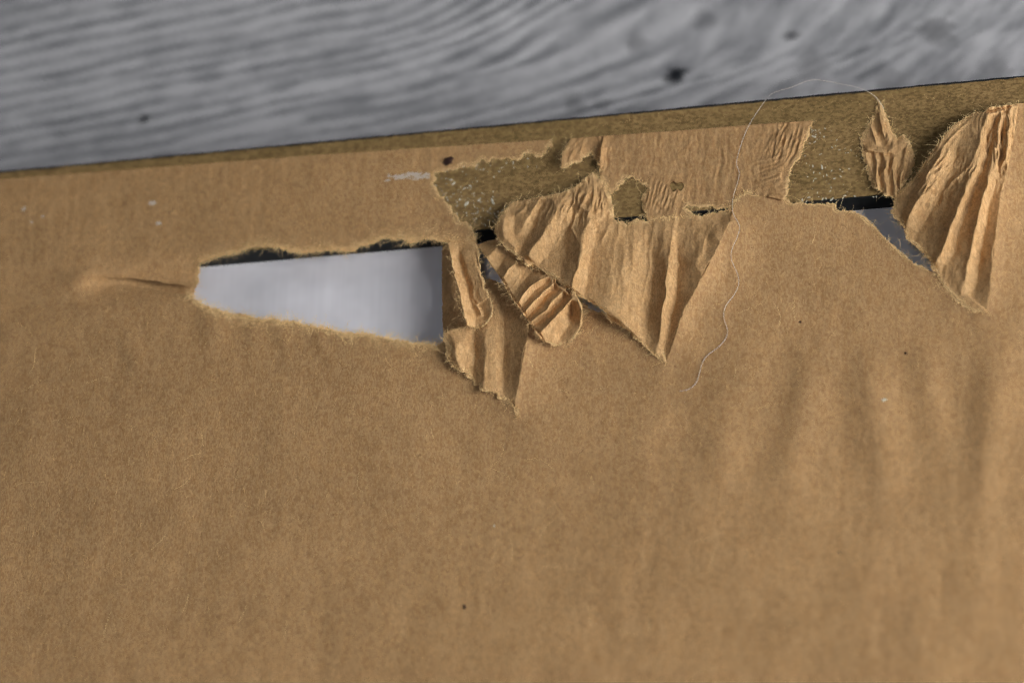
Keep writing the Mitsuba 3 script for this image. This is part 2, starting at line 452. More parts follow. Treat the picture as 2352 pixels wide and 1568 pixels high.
def dist_poly(x, y, line):
    """Distance to a polyline of (x, y, h) and the h at the nearest place."""
    x, y = np.asarray(x, float), np.asarray(y, float)
    best, hh = np.full(x.shape, 1e9), np.zeros(x.shape)
    for (ax, ay, ah), (bx, by, bh) in zip(line[:-1], line[1:]):
        t = np.clip(((x - ax) * (bx - ax) + (y - ay) * (by - ay)) / ((bx - ax) ** 2 + (by - ay) ** 2), 0, 1)
        d = np.hypot(x - ax - t * (bx - ax), y - ay - t * (by - ay))
        hh = np.where(d < best, ah + t * (bh - ah), hh)
        best = np.minimum(best, d)
    return best, hh


K1 = [(1192, 959, .3), (1184, 930, 1.0), (1197, 850, 1.9), (1211, 775, 2.2), (1228, 715, 1.7), (1240, 690, 1.3)]
K2 = [(1530, 835, .3), (1545, 790, 1.2), (1568, 725, 2.1), (1614, 634, 2.7), (1650, 566, 2.5), (1678, 508, 1.3), (1684, 478, .5)]
K3 = [(2268, 718, .3), (2274, 670, 1.3), (2285, 560, 2.3), (2300, 450, 2.5), (2325, 340, 1.5), (2340, 238, .6)]
# soft waves in the taut sheet: (x0, y0, x1, y1, half width, height mm)
WAVES = [(1880, 800, 1795, 1130, 48, .80), (1985, 790, 2040, 1130, 50, .95), (2118, 790, 2152, 1010, 36, .50), (2288, 820, 2250, 1190, 46, .90), (1700, 820, 1640, 1100, 56, .55), (2165, 1020, 2190, 1230, 48, .36),
         (2010, 1210, 1990, 1400, 60, .26), (2230, 1260, 2250, 1460, 60, .28), (1480, 930, 1450, 1060, 60, .22),
         (180, 628, 300, 630, 13, .45), (290, 760, 320, 850, 26, .34), (215, 1130, 190, 1300, 60, .20), (700, 900, 690, 1100, 80, .22), (60, 900, 70, 1100, 45, .22), (640, 745, 652, 800, 17, .30), (575, 740, 585, 800, 18, .26), (730, 765, 742, 815, 16, .26), (480, 720, 500, 800, 30, .30)]


def main_height(x, y):
    x, y = np.asarray(x, float), np.asarray(y, float)
    d = y - rail_in(x)
    dn = np.maximum(d, 0)
    left = 1 / (1 + np.exp((x - 560) / 60))                                     # where the rail strip is still joined to the sheet
    z = 0.14 - (0.45 + 0.35 * left) * (1 - np.exp(-(dn / 45) ** 1.5))
    # the flap between the rail and the slit hangs down from the rail's edge
    seg = smooth(150, 250, x) * (1 - smooth(1080, 1100, x))
    z = z - seg * 1.3 * smooth(7, 76, d) * (1 - smooth(62, 120, d))
    # slit: the lower lip has dropped a little
    sl, _ = dist_poly(x, y, [(240, 643, 0), (330, 660, 0), (440, 680, 0)])
    z = z - 0.5 * np.exp(-(sl / 9.0) ** 2) * smooth(225, 290, x) * (1 - smooth(470, 520, x))
    z = z + 0.50 * np.exp(-(((x - 178) / 34) ** 2 + ((y - 640) / 20) ** 2)) + .35 * np.exp(-(((x - 20) / 36) ** 2 + ((y - 775) / 26) ** 2))
    for k, w in ((K1, 42), (K2, 52), (K3, 46)):
        dd, h = dist_poly(x, y, k)
        z = z + h * np.exp(-dd / w)
    for (ax, ay, bx, by, w, h) in WAVES:
        L = math.hypot(bx - ax, by - ay)
        tx, ty = (bx - ax) / L, (by - ay) / L
        s = (x - ax) * tx + (y - ay) * ty
        n = (x - ax) * -ty + (y - ay) * tx
        z = z + .85 * h * np.exp(-(n / w) ** 2) * np.exp(-np.maximum(0, np.abs(s - L / 2) - L * .2) ** 2 / (L * .35) ** 2)
    # broad sag and wander of the stretched sheet, and fine cockling
    P = np.stack([x / 420, y / 520, x * 0], -1)
    z = z + smooth(20, 260, d) * 1.5 * (meshkit.fbm(P, 3, 21) - 0.5)
    P = np.stack([x / 46, y / 120, x * 0], -1)
    z = z + smooth(0, 60, d) * .20 * (meshkit.fbm(P, 2, 23) - 0.5)
    P = np.stack([(x + .08 * y) / 15, y / 95, x * 0], -1)
    z = z + (1 - smooth(-10, 40, d)) * .10 * (meshkit.fbm(P, 2, 24) - 0.5)
    # the torn lower lip of the big hole curls up a little
    return z


def smooth(a, b, x):
    t = np.clip((np.asarray(x, float) - a) / (b - a), 0, 1)
    return t * t * (3 - 2 * t)


BIG_L, BIG_R, BIG_B = -400, 2745, 1945
hole_top = [(1088, 535), (1091, 550), (1080, 557), (1040, 556), (1000, 549), (960, 551), (938, 559), (920, 546), (882, 542), (862, 555), (830, 560), (810, 574), (784, 571), (733, 573), (700, 578), (667, 573), (633, 561), (587, 563), (533, 580), (483, 593), (457, 603)]
hole_left = [(457, 603), (454, 623), (452, 660)]
slit_up = [(452, 660), (436, 660), (424, 655), (400, 651), (383, 652), (360, 645), (330, 643), (300, 638), (270, 640), (244, 637)]
slit_down = [(244, 637), (255, 645), (272, 648), (290, 652), (306, 653), (325, 660), (345, 661), (360, 668), (378, 668), (400, 674), (415, 673), (432, 676)]
hole_low = [(432, 671), (443, 690), (467, 703), (483, 713), (533, 720), (567, 727), (617, 737), (643, 737), (700, 745), (750, 757), (784, 768), (830, 765), (870, 778), (900, 780), (940, 785), (980, 791), (1003, 797), (1018, 787)]
under_b = [(1018, 787), (1060, 825), (1120, 870), (1182, 936), (1191, 955)]
top_m = [(1262, 704), (1300, 692), (1338, 704), (1362, 717), (1390, 724), (1412, 718), (1452, 732), (1508, 790), (1530, 833)]
top_m2 = [(1684, 478), (1685, 467), (1700, 452), (1715, 440), (1735, 447), (1755, 446), (1798, 456), (1815, 468), (1868, 470), (1915, 471), (1921, 484), (1955, 488), (1985, 500), (2001, 517), (2021, 541), (2068, 581), (2101, 608), (2135, 621)]
top_m3 = [(2135, 621), (2160, 630), (2215, 668), (2248, 698), (2268, 716)]
e1_edge = [(1263, 321), (1268, 338), (1250, 352), (1180, 358), (1100, 372), (1045, 386), (1003, 398), (997, 425), (1010, 450), (1035, 470), (1040, 492), (1050, 508), (1075, 520), (1088, 535)]
xy = lambda ln: [(a, b) for a, b, _ in ln]
labels['dust_cover'] = {'label': 'torn brown kraft paper dust cover stretched over the frame back', 'category': 'paper'}
sheet('dust_cover__sheet', [
    ('c', [(BIG_L, 441), (0, 412), (350, 385), (700, 358), (1000, 338), (1263, 321)]),
    ('R', e1_edge), ('T', hole_top), ('t', hole_left), ('c', slit_up), ('c', slit_down), ('T', hole_low), ('c', under_b + [(1192, 959)]),
    ('c', xy(K1)), ('c', [(1240, 690), (1262, 704)]), ('t', top_m), ('c', xy(K2)), ('t', top_m2), ('c', top_m3 + [(2268, 718)]),
    ('c', xy(K3)), ('c', [(2340, 238), (2500, 226), (BIG_R, 206)]), ('c', [(BIG_R, 206), (BIG_R, BIG_B)]), ('c', [(BIG_R, BIG_B), (BIG_L, BIG_B)]), ('c', [(BIG_L, BIG_B), (BIG_L, 441)])],
    main_height, 3.4, seed=3, lower=False)


def pleat(sx, sy, dirx, diry, wave, amp, x0, y0, rx, ry, seed=0):
    """Fine crinkles running along (dirx, diry) inside an oval patch."""
    L = math.hypot(dirx, diry)
    nx, ny = -diry / L, dirx / L

    def fn(x, y):
        n = (x - x0) * nx + (y - y0) * ny
        t = (x - x0) * -ny + (y - y0) * nx
        w = 1.1 * meshkit.noise(np.stack([x / 22, y / 22, x * 0], -1), seed) * 6
        m = np.exp(-(((x - x0) / rx) ** 2 + ((y - y0) / ry) ** 2) ** 1.5)
        s = .42 - 2 * np.abs(meshkit.fbm(np.stack([(n + w) / wave / 1.7, t / (wave * 7), x * 0], -1), 2, seed + 1) - .5)
        return amp * 2 * s * m
    return fn


def both(*fs):
    return lambda x, y: sum(f(np.asarray(x, float), np.asarray(y, float)) for f in fs)


def seam(k):
    p = np.asarray(k, float)
    p = np.vstack([p[:1] + (p[1:2] - p[:1]) * t for t in (0, .5)] + [p[1:]])
    return [(a, b, (c - .02) / GAIN) for a, b, c in zip(p[:, 0], p[:, 1], main_height(p[:, 0], p[:, 1]))]


def ridges(rows):
    """Narrow sharp creases: rows of (height mm, width, points)."""
    def fn(x, y):
        z = 0
        for h, w, pts in rows:
            p = np.asarray(pts, float)
            if len(p) == 2:
                p = np.vstack([p[:1], p.mean(0, keepdims=True), p[1:]])
            prof = np.ones(len(p)); prof[0] = prof[-1] = .3
            d, hh = dist_poly(x, y, [(a, b, q) for (a, b), q in zip(p, prof)])
            z = z + h * hh * np.exp(-d / w)
        return z
    return fn


D_RIDGES = ridges([(.55, 4, [(1365, 404), (1362, 457), (1351, 496)]), (.45, 4, [(1376, 415), (1383, 457), (1386, 496)]), (.4, 3.5, [(1383, 415), (1392, 445), (1400, 475)]), (.5, 4, [(1337, 432), (1309, 475), (1302, 517)]),
                   (.45, 4, [(1323, 439), (1291, 482), (1288, 510)]), (.55, 4.5, [(1348, 439), (1320, 496), (1312, 524), (1330, 555)]), (.45, 5, [(1239, 453), (1218, 492)]), (.35, 4, [(1207, 475), (1189, 496)]), (.4, 5, [(1404, 510), (1376, 562)]),
                   (.3, 4, [(1421, 510), (1418, 545)]), (.6, 6, [(1355, 496), (1337, 580), (1316, 656)]), (.7, 6, [(1550, 505), (1538, 600), (1522, 703), (1512, 785)]), (.5, 6, [(1503, 510), (1492, 615), (1468, 725)]), (.4, 5, [(1632, 518), (1604, 595)]),
                   (.35, 4, [(1372, 470), (1368, 520)]), (.4, 4, [(1310, 445), (1296, 470), (1300, 500)]), (.3, 4, [(1280, 455), (1258, 490)]), (.35, 4, [(1298, 530), (1270, 575)]), (.3, 5, [(1455, 520), (1450, 640)]), (.25, 5, [(1432, 530), (1425, 660)])])
R_RIDGES = ridges([(.7, 6, [(2275, 256), (2269, 291), (2252, 354), (2238, 392), (2224, 426), (2203, 475), (2179, 534), (2153, 600)]), (.6, 4.5, [(2302, 246), (2294, 301), (2292, 360), (2286, 400)]), (.75, 6, [(2266, 385), (2268, 426), (2245, 492), (2235, 551), (2217, 638)]),
                   (.6, 4.5, [(2309, 249), (2304, 326), (2313, 378), (2312, 405)]), (.5, 4, [(2324, 244), (2318, 308), (2310, 380)]), (.5, 4, [(2333, 250), (2326, 320)]), (.5, 4.5, [(2228, 274), (2183, 319), (2155, 360), (2134, 399), (2106, 433)]), (.5, 4.5, [(2197, 319), (2162, 385), (2148, 426)]),
                   (.4, 4, [(2214, 392), (2179, 426)]), (.4, 4, [(2252, 367), (2242, 419), (2236, 440)]), (.45, 4, [(2290, 370), (2287, 405), (2275, 430)]), (.35, 4, [(2180, 350), (2160, 372)]), (.35, 4, [(2200, 400), (2170, 440)]), (.4, 4, [(2170, 400), (2130, 440)]), (.35, 4, [(2283, 262), (2279, 320)]), (.4, 4, [(2262, 300), (2240, 360)])])
S_RIDGES = ridges([(.26, 2.6, [(1497 + 9.5 * k + (k % 3), 408 + 3 * (k % 2)), (1490 + 9 * k, 450), (1478 + 9 * k, 494 - 2 * (k % 3))]) for k in range(8)] + [(.75, 5, [(1384, 316), (1381, 345), (1378, 380)])] +
                  [(.22, 2.4, [(1735 + 3 * k, 372 + 9 * k), (1775 + 3 * k, 362 + 9 * k), (1815 - 4 * k, 345 + 9.5 * k)]) for k in range(7)] + [(.3, 3, [(1790 + 11 * k, 300), (1778 + 11 * k, 345)]) for k in range(6)] +
                  [(.10, 3, [(1430 + 37 * k + 11 * (k % 3), 312), (1426 + 37 * k + 9 * (k % 4), 350 + 13 * (k % 4))]) for k in range(9)] + [(.4, 3, [(1322, 330), (1306, 372)]), (.3, 3, [(1340, 322), (1330, 362)])])
T_RIDGES = ridges([(.5, 4, [(2019, 239), (2026, 301), (2032, 319)]), (.4, 3.5, [(2002, 291), (2012, 333)]), (.4, 3.5, [(1985, 353), (2006, 406), (2030, 444)]), (.5, 3.5, [(2040, 347), (2037, 385), (2016, 426)]), (.55, 3.5, [(2051, 367), (2037, 440)]), (.5, 3.5, [(2070, 371), (2059, 426)]),
                   (.5, 3.5, [(2080, 395), (2056, 449)]), (.5, 4, [(2006, 336), (2044, 343)]), (.4, 3.5, [(2068, 329), (2092, 374)])])
C_RIDGES = ridges([(.35, 4, [(1154, 640), (1168, 612), (1188, 598)]), (.4, 4, [(1190, 694), (1208, 668), (1235, 644), (1262, 634)]), (.4, 3.5, [(1206, 716), (1234, 686), (1268, 652)]), (.4, 3.5, [(1222, 741), (1256, 705), (1290, 668)]), (.4, 4, [(1240, 765), (1276, 726), (1316, 684)]),
                   (.3, 3, [(1198, 700), (1222, 672)]), (.25, 3, [(1176, 660), (1192, 634)]), (.5, 5, [(1335, 747), (1336, 715), (1328, 690)])])
F_RIDGES = ridges([(.45, 5, [(1030, 570), (1042, 620), (1055, 672), (1068, 735)]), (.4, 4, [(1078, 674), (1092, 700), (1106, 726)]), (.3, 4, [(1062, 640), (1075, 700)])])


# --- flap D: the big crumpled flap in the middle
D = Relief([
    [(1137, 524, 1.9), (1148, 498, 2.0), (1169, 475, 1.6), (1186, 462, 1.2), (1218, 456, 1.3), (1240, 452, 1.7)],
    [(1261, 449, 1.9), (1302, 440, 1.5), (1319, 431, 1.2), (1362, 397, .5)],
    [(1142, 547, 2.2), (1163, 565, 2.4), (1189, 585, 2.2)],
    [(1160, 500, 2.5), (1158, 540, 2.8), (1180, 565, 2.7)],
    [(1185, 490, 1.9), (1182, 535, 1.9), (1195, 570, 1.8)],
    [(1230, 470, 2.2), (1210, 500, 2.5), (1200, 530, 2.2)], [(1240, 475, 1.7), (1222, 512, 1.6), (1203, 560, 1.7)],
    [(1288, 468, 3.0), (1262, 512, 3.3), (1235, 552, 3.3), (1215, 590, 3.1)],
    [(1318, 500, 1.7), (1292, 545, 1.7), (1258, 590, 1.9), (1238, 610, 2.2)],
    [(1262, 625, 2.7), (1281, 643, 2.9), (1302, 654, 3.1), (1316, 664, 3.6)],
    [(1300, 585, 2.0), (1288, 618, 2.4)],
    [(1352, 490, 2.5), (1340, 540, 3.2), (1328, 600, 3.6), (1316, 662, 3.7)],
    [(1376, 510, 1.5), (1364, 560, 1.7), (1352, 620, 1.9), (1342, 682, 1.9)],
    [(1404, 478, .7), (1406, 506, .8), (1412, 540, 1.5), (1408, 620, 2.3), (1400, 712, 2.5)],
    [(1430, 512, .6), (1436, 600, 2.1), (1428, 740, 2.1)],
    [(1455, 512, .6), (1457, 600, 1.7), (1447, 758, 1.5)],
    [(1498, 512, .35), (1499, 600, .2), (1493, 700, 0), (1482, 792, -.1)],
    [(1526, 512, .6), (1530, 600, 1.6), (1524, 700, 1.5), (1506, 812, .5)],
    [(1541, 512, .4), (1545, 600, 1.3), (1537, 700, 1.1), (1512, 815, .3)],
    [(1556, 512, .3), (1558, 600, .3), (1549, 700, .2), (1520, 822, .0)],
    [(1618, 505, .3), (1612, 550, 1.0), (1598, 600, 1.7)], [(1630, 505, .3), (1624, 550, .9), (1611, 600, 1.7)],
    [(1660, 494, .2), (1645, 540, 1.6)],
    seam(K2),
    [(1410, 500, .6), (1487, 503, .35), (1560, 492, .3), (1683, 474, .3)]],
    (1120, 380, 1700, 850), soft=2.6,
    extra=both(D_RIDGES, pleat(0, 0, -.28, 1, 4.2, .42, 1352, 460, 62, 55, 3), pleat(0, 0, -.5, 1, 6.0, .25, 1250, 480, 60, 40, 5), pleat(0, 0, -.1, 1, 8, .10, 1480, 600, 120, 150, 6)))
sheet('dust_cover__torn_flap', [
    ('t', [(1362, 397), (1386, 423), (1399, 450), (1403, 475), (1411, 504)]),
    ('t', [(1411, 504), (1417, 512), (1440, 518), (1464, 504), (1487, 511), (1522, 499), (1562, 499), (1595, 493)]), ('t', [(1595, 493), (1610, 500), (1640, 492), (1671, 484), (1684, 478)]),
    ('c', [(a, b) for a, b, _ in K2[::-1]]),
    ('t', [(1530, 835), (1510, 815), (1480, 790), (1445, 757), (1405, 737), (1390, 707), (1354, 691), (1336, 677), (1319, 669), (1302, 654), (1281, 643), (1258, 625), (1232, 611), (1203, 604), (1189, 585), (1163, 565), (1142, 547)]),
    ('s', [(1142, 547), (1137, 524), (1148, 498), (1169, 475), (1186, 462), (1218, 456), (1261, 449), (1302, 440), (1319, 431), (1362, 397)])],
    D, 2.2, 'kraft_lit', seed=5, label='crumpled pleated flap over the middle of the torn edge')

# --- flap R: the crumpled fan at the right
Rr = Relief([
    [(2053, 447, .5), (2055, 468, .7), (2075, 518, .9), (2085, 548, .8), (2118, 575, .6), (2145, 611, .35), (2201, 688, .2), (2268, 718, .2)],
    [(2065, 444, 1.0), (2115, 393, 2.2), (2151, 337, 2.8), (2191, 287, 2.6), (2235, 260, 1.5)],
    [(2110, 410, 2.0), (2085, 460, 1.2), (2066, 490, .9)],
    [(2160, 360, 3.5), (2135, 410, 3.5), (2110, 455, 3.0), (2085, 500, 2.0), (2077, 518, 1.2)],
    [(2172, 425, 2.0), (2150, 465, 1.3), (2120, 520, .6), (2100, 550, .5)],
    [(2200, 330, 2.6), (2190, 380, 2.3), (2185, 430, 2.2), (2160, 500, 1.6), (2130, 560, .9)],
    [(2268, 262, 2.6), (2245, 340, 3.6), (2220, 420, 3.6), (2196, 490, 3.2), (2170, 555, 2.4), (2147, 605, 1.3)],
    [(2286, 270, 1.4), (2270, 350, 2.0), (2240, 430, 2.0), (2214, 500, 1.7), (2192, 570, 1.0), (2172, 640, .4)],
    [(2297, 255, 1.9), (2285, 350, 3.0), (2268, 420, 3.3), (2250, 480, 3.2), (2232, 550, 2.4), (2214, 640, 1.2), (2206, 670, .7)],
    [(2308, 258, 1.2), (2300, 360, 1.8), (2280, 440, 1.7), (2263, 520, 1.0), (2248, 600, .3), (2232, 690, .1)],
    [(2318, 252, 1.8), (2313, 340, 2.6), (2302, 390, 2.3)], [(2327, 252, 1.0), (2322, 320, 1.5)],
    seam(K3)],
    (2040, 220, 2360, 740), soft=2.4,
    extra=both(R_RIDGES, pleat(0, 0, -.12, 1, 4.6, .55, 2305, 320, 52, 105, 13), pleat(0, 0, -.75, 1, 5.0, .32, 2140, 400, 62, 75, 14), pleat(0, 0, -.5, 1, 5.0, .40, 2220, 410, 45, 60, 15), pleat(0, 0, -.45, 1, 8, .12, 2160, 560, 90, 120, 16)))
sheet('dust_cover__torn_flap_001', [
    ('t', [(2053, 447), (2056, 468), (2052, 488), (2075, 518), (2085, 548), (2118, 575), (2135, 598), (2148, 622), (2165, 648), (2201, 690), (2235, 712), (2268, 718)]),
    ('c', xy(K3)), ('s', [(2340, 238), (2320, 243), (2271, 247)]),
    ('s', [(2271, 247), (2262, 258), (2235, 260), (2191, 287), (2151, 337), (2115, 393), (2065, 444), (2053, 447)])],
    Rr, 2.2, 'kraft_lit', seed=8, label='crumpled fan of pleats at the right end of the torn edge')

# --- flap B: the pleated tip that lies over the sheet, below the curls
B = Relief([
    [(1022, 765, 1.0), (1026, 810, 1.0), (1040, 841, .7), (1067, 862, .5), (1080, 874, .2)],
    [(1030, 760, .9), (1046, 790, 1.9), (1052, 830, 1.5), (1062, 858, .9)],
    [(1092, 735, .2), (1088, 800, -.1), (1090, 880, .0)], [(1080, 735, .4), (1078, 800, .4), (1082, 875, .1)],
    [(1122, 645, -.6), (1120, 700, .7), (1116, 800, 1.2), (1108, 893, .9)],
    [(1142, 655, -1.2), (1144, 700, .4), (1141, 800, .8), (1136, 900, .5)],
    [(1165, 658, -1.4), (1162, 720, -.3), (1157, 800, -.2), (1152, 905, 0)],
    [(1190, 690, .3), (1184, 800, .9), (1172, 915, .3)],
    seam(K1)],
    (1010, 630, 1250, 965), soft=4.0, extra=pleat(0, 0, .1, 1, 8, .10, 1120, 780, 90, 130, 31))
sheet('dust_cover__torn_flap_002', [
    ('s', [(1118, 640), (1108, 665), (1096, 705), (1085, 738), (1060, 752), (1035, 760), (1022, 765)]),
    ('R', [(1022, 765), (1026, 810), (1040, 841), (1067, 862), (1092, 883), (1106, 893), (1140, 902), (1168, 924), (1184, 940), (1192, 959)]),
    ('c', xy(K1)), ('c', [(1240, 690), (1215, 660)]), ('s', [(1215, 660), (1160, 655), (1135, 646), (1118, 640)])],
    B, 2.2, 'kraft_lit', seed=12, label='pleated pointed flap lying on the sheet below the curls')

# --- strip G: a length of paper hanging down into the frame right of the board
G = Relief([[(1015, 562, -2.2), (1016, 700, -2.6), (1017, 795, -1.0)], [(1040, 560, -1.0), (1040, 700, -1.9), (1040, 800, -.6)], [(1095, 560, -.6), (1090, 700, -1.4), (1075, 810, -.6)]], (1010, 550, 1100, 810), soft=5, crumple=.15)
sheet('dust_cover__torn_flap_003', [('c', [(1016, 562), (1050, 555), (1096, 556)]), ('c', [(1096, 556), (1104, 640), (1096, 745), (1075, 800)]), ('c', [(1075, 800), (1045, 800), (1018, 788)]), ('s', [(1018, 788), (1015, 680), (1016, 562)])],
      G, 2.5, seed=14, margin=0, label='shaded strip of paper folded down beside the big hole')

# --- the torn-under lip below the slit
L = Relief([[(222, 628, -.9), (340, 625, -2.7), (475, 640, -3.0)], [(222, 655, -1.6), (340, 690, -2.7), (470, 705, -3.0)]], (215, 615, 480, 710), soft=5, crumple=.1)
sheet('dust_cover__torn_flap_006', [('c', [(225, 630), (340, 622), (455, 632)]), ('s', [(455, 632), (447, 668), (436, 700)]), ('c', [(436, 700), (340, 688), (225, 652), (225, 630)])], L, 3.0, seed=41, margin=0,
      label='shaded lip of paper torn under the narrow slit at the left')

# --- flap F: narrow tab folded down
Ff = Relief([
    [(1027, 556, .1), (1032, 580, .9), (1042, 620, 1.8), (1055, 672, 2.5), (1067, 726, 2.7), (1076, 750, 2.3)],
    [(1050, 556, -.1), (1060, 610, .3), (1078, 670, .9), (1090, 715, 1.2), (1096, 752, 1.2)],
    [(1066, 590, .8), (1084, 660, 1.6), (1104, 722, 1.7)],
    [(1092, 690, 1.2), (1110, 726, 1.3)],
    [(1082, 556, .1), (1093, 600, 1.3), (1112, 660, 2.2), (1128, 690, 2.4), (1133, 712, 2.2), (1113, 744, 1.6)]],
    (1020, 545, 1145, 765), soft=2.6, extra=both(F_RIDGES, pleat(0, 0, .3, 1, 6, .10, 1085, 690, 45, 80, 41)))
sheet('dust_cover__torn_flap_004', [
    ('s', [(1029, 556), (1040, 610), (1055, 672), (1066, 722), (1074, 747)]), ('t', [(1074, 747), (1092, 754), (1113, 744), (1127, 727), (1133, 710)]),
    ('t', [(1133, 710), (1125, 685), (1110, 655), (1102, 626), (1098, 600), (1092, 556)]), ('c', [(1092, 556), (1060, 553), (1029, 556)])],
    Ff, 2.0, 'kraft_bright_lit', seed=17, label='narrow folded tab hanging at the right end of the big hole')

# --- flap C: the twisted, ribbed curl
C = Relief([
    [(1095, 563, .2), (1115, 555, .2), (1142, 548, .1)],
    [(1118, 592, 1.5), (1140, 570, 1.5), (1152, 560, 1.2)],
    [(1140, 624, 1.0), (1155, 600, .8), (1172, 585, .8)], [(1154, 640, 2.2), (1168, 612, 2.1), (1188, 598, 2.0)],
    [(1172, 668, 2.0), (1186, 640, 1.6), (1205, 618, 1.4), (1232, 610, 1.3)], [(1178, 678, 2.1), (1190, 655, 1.5), (1215, 632, 1.2), (1245, 622, 1.2)],
    [(1190, 694, 2.7), (1208, 668, 2.8), (1235, 644, 2.7), (1262, 634, 2.4)],
    [(1198, 705, 2.0), (1226, 674, 1.9), (1258, 644, 1.8)], [(1206, 716, 2.8), (1234, 686, 2.8), (1268, 652, 2.6)],
    [(1212, 727, 1.8), (1244, 692, 1.6), (1278, 658, 1.5)], [(1222, 741, 2.9), (1256, 705, 2.9), (1290, 668, 2.6)],
    [(1229, 750, 1.9), (1262, 716, 1.8), (1300, 676, 1.5)], [(1240, 765, 3.2), (1276, 726, 3.3), (1316, 684, 3.2)],
    [(1250, 785, 2.0), (1276, 791, 1.4)], [(1290, 770, 1.6), (1312, 742, 1.8)],
    [(1314, 706, 1.5), (1316, 728, .9)], [(1300, 788, 1.5), (1318, 770, 2.1), (1335, 747, 2.4), (1334, 720, 2.9), (1330, 695, 3.2)]],
    (1085, 540, 1345, 800), soft=2.2, extra=both(C_RIDGES, pleat(0, 0, 1, -.9, 5, .12, 1230, 680, 90, 80, 51)))
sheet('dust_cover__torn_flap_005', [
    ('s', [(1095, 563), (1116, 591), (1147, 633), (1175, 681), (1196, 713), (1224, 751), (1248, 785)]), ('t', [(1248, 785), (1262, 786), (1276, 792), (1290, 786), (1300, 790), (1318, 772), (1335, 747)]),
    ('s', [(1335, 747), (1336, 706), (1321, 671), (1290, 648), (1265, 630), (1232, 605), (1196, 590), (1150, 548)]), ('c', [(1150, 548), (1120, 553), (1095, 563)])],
    C, 1.8, 'kraft_bright_lit', seed=21, label='ribbed curled tongue of paper pointing down right')

# --- the strip of paper still glued to the rail
S = Relief([[(1289, 387, 1.3), (1294, 353, 1.2), (1305, 330, .8), (1314, 318, .3)], [(1310, 372, .9), (1330, 345, .7), (1336, 318, .2)], [(1352, 352, .3), (1360, 318, .15)], [(1369, 366, .2), (1374, 340, .2), (1380, 315, .12)], [(1377, 375, .9), (1382, 345, .7), (1388, 314, .25)],
            [(1386, 390, .3), (1394, 350, .14), (1400, 312, .12)], [(1500, 312, .13), (1480, 390, .13), (1400, 430, .3)], [(1700, 295, .13), (1640, 420, .13), (1600, 480, .2), (1490, 500, .35)], [(1866, 278, .45), (1835, 360, .6), (1800, 440, .6)], [(1760, 290, .13), (1735, 400, .15), (1720, 460, .2)]],
           (1280, 265, 1880, 520), soft=3, crumple=.05, warp=2,
           extra=both(S_RIDGES, pleat(0, 0, -.45, 1, 3.6, .16, 1525, 460, 48, 42, 61), pleat(0, 0, 1, -.35, 3.8, .14, 1780, 410, 46, 46, 62), pleat(0, 0, -.3, 1, 5, .28, 1805, 330, 55, 50, 63), pleat(0, 0, -.1, 1, 8, .09, 1580, 380, 260, 120, 64), pleat(0, 0, -.12, 1, 5, .30, 1385, 350, 22, 50, 65), pleat(0, 0, -.6, 1, 5, .16, 1325, 340, 34, 36, 66)))
sheet('glued_paper_strip', [
    ('c', [(1312, 318), (1400, 311), (1600, 297), (1740, 285), (1866, 277)]),
    ('t', [(1866, 277), (1855, 307), (1845, 333), (1835, 360), (1811, 393), (1805, 433), (1798, 459)]), ('c', [(1798, 459), (1760, 451), (1715, 447)]),
    ('t', [(1715, 447), (1704, 452), (1690, 470), (1650, 477), (1640, 470), (1605, 474), (1580, 466), (1568, 480), (1592, 492), (1570, 500), (1530, 503), (1487, 507)]),
    ('R', [(1487, 507), (1484, 480), (1478, 458), (1488, 440), (1484, 420), (1470, 410), (1445, 405), (1428, 420), (1414, 434), (1404, 446)]),
    ('t', [(1404, 446), (1392, 425), (1380, 402), (1377, 384), (1371, 369), (1361, 347), (1351, 353), (1331, 367), (1314, 370), (1289, 387)]), ('s', [(1289, 387), (1294, 353), (1305, 330), (1312, 318)])],
    S, 2.4, seed=25, holes=[[(1538, 425), (1547, 416), (1554, 421), (1567, 419), (1571, 430), (1561, 439), (1556, 433), (1546, 441), (1541, 433)]], label='torn strip of brown paper still glued along the middle of the rail', category='paper scrap')

# --- loose-looking scrap left on the rail
fan = []
for k, (tx, bx, by) in enumerate([(2003, 2006, 424), (2012, 2018, 434), (2022, 2024, 438), (2032, 2036, 446), (2042, 2044, 448), (2052, 2056, 452), (2066, 2062, 447), (2076, 2070, 436), (2088, 2080, 402)]):
    hi = .95 if k % 2 else .12
    fan.append([(tx, 352, .3 + .4 * hi), (tx * .45 + bx * .55, 395, .15 + hi), (bx, by, .1 + .7 * hi)])
Tt = Relief(fan + [[(2018, 233, .2), (2026, 262, .5), (2035, 300, .9), (2052, 335, .9)], [(2014, 262, .1), (2010, 290, .2), (2024, 330, .25)], [(2003, 285, .5), (2006, 310, .6), (2014, 335, .5)], [(1998, 283, .2), (1978, 323, .25), (1985, 353, .4)], [(2045, 300, .2), (2062, 318, .2)], [(2075, 313, .4), (2092, 345, .5)], [(1990, 345, .9), (2030, 350, 1.1), (2055, 346, .7)]],
            (1970, 225, 2110, 460), soft=2.0, extra=both(T_RIDGES, pleat(0, 0, -.2, 1, 4.5, .15, 2040, 340, 60, 90, 71)))
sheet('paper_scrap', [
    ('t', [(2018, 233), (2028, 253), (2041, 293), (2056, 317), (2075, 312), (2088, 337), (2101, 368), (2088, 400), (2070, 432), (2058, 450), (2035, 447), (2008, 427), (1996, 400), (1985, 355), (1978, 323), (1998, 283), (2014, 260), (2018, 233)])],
    Tt, 2.0, 'kraft_lit', seed=29, label='small crumpled paper scrap with a pointed tip stuck on the bare rail', category='paper scrap')


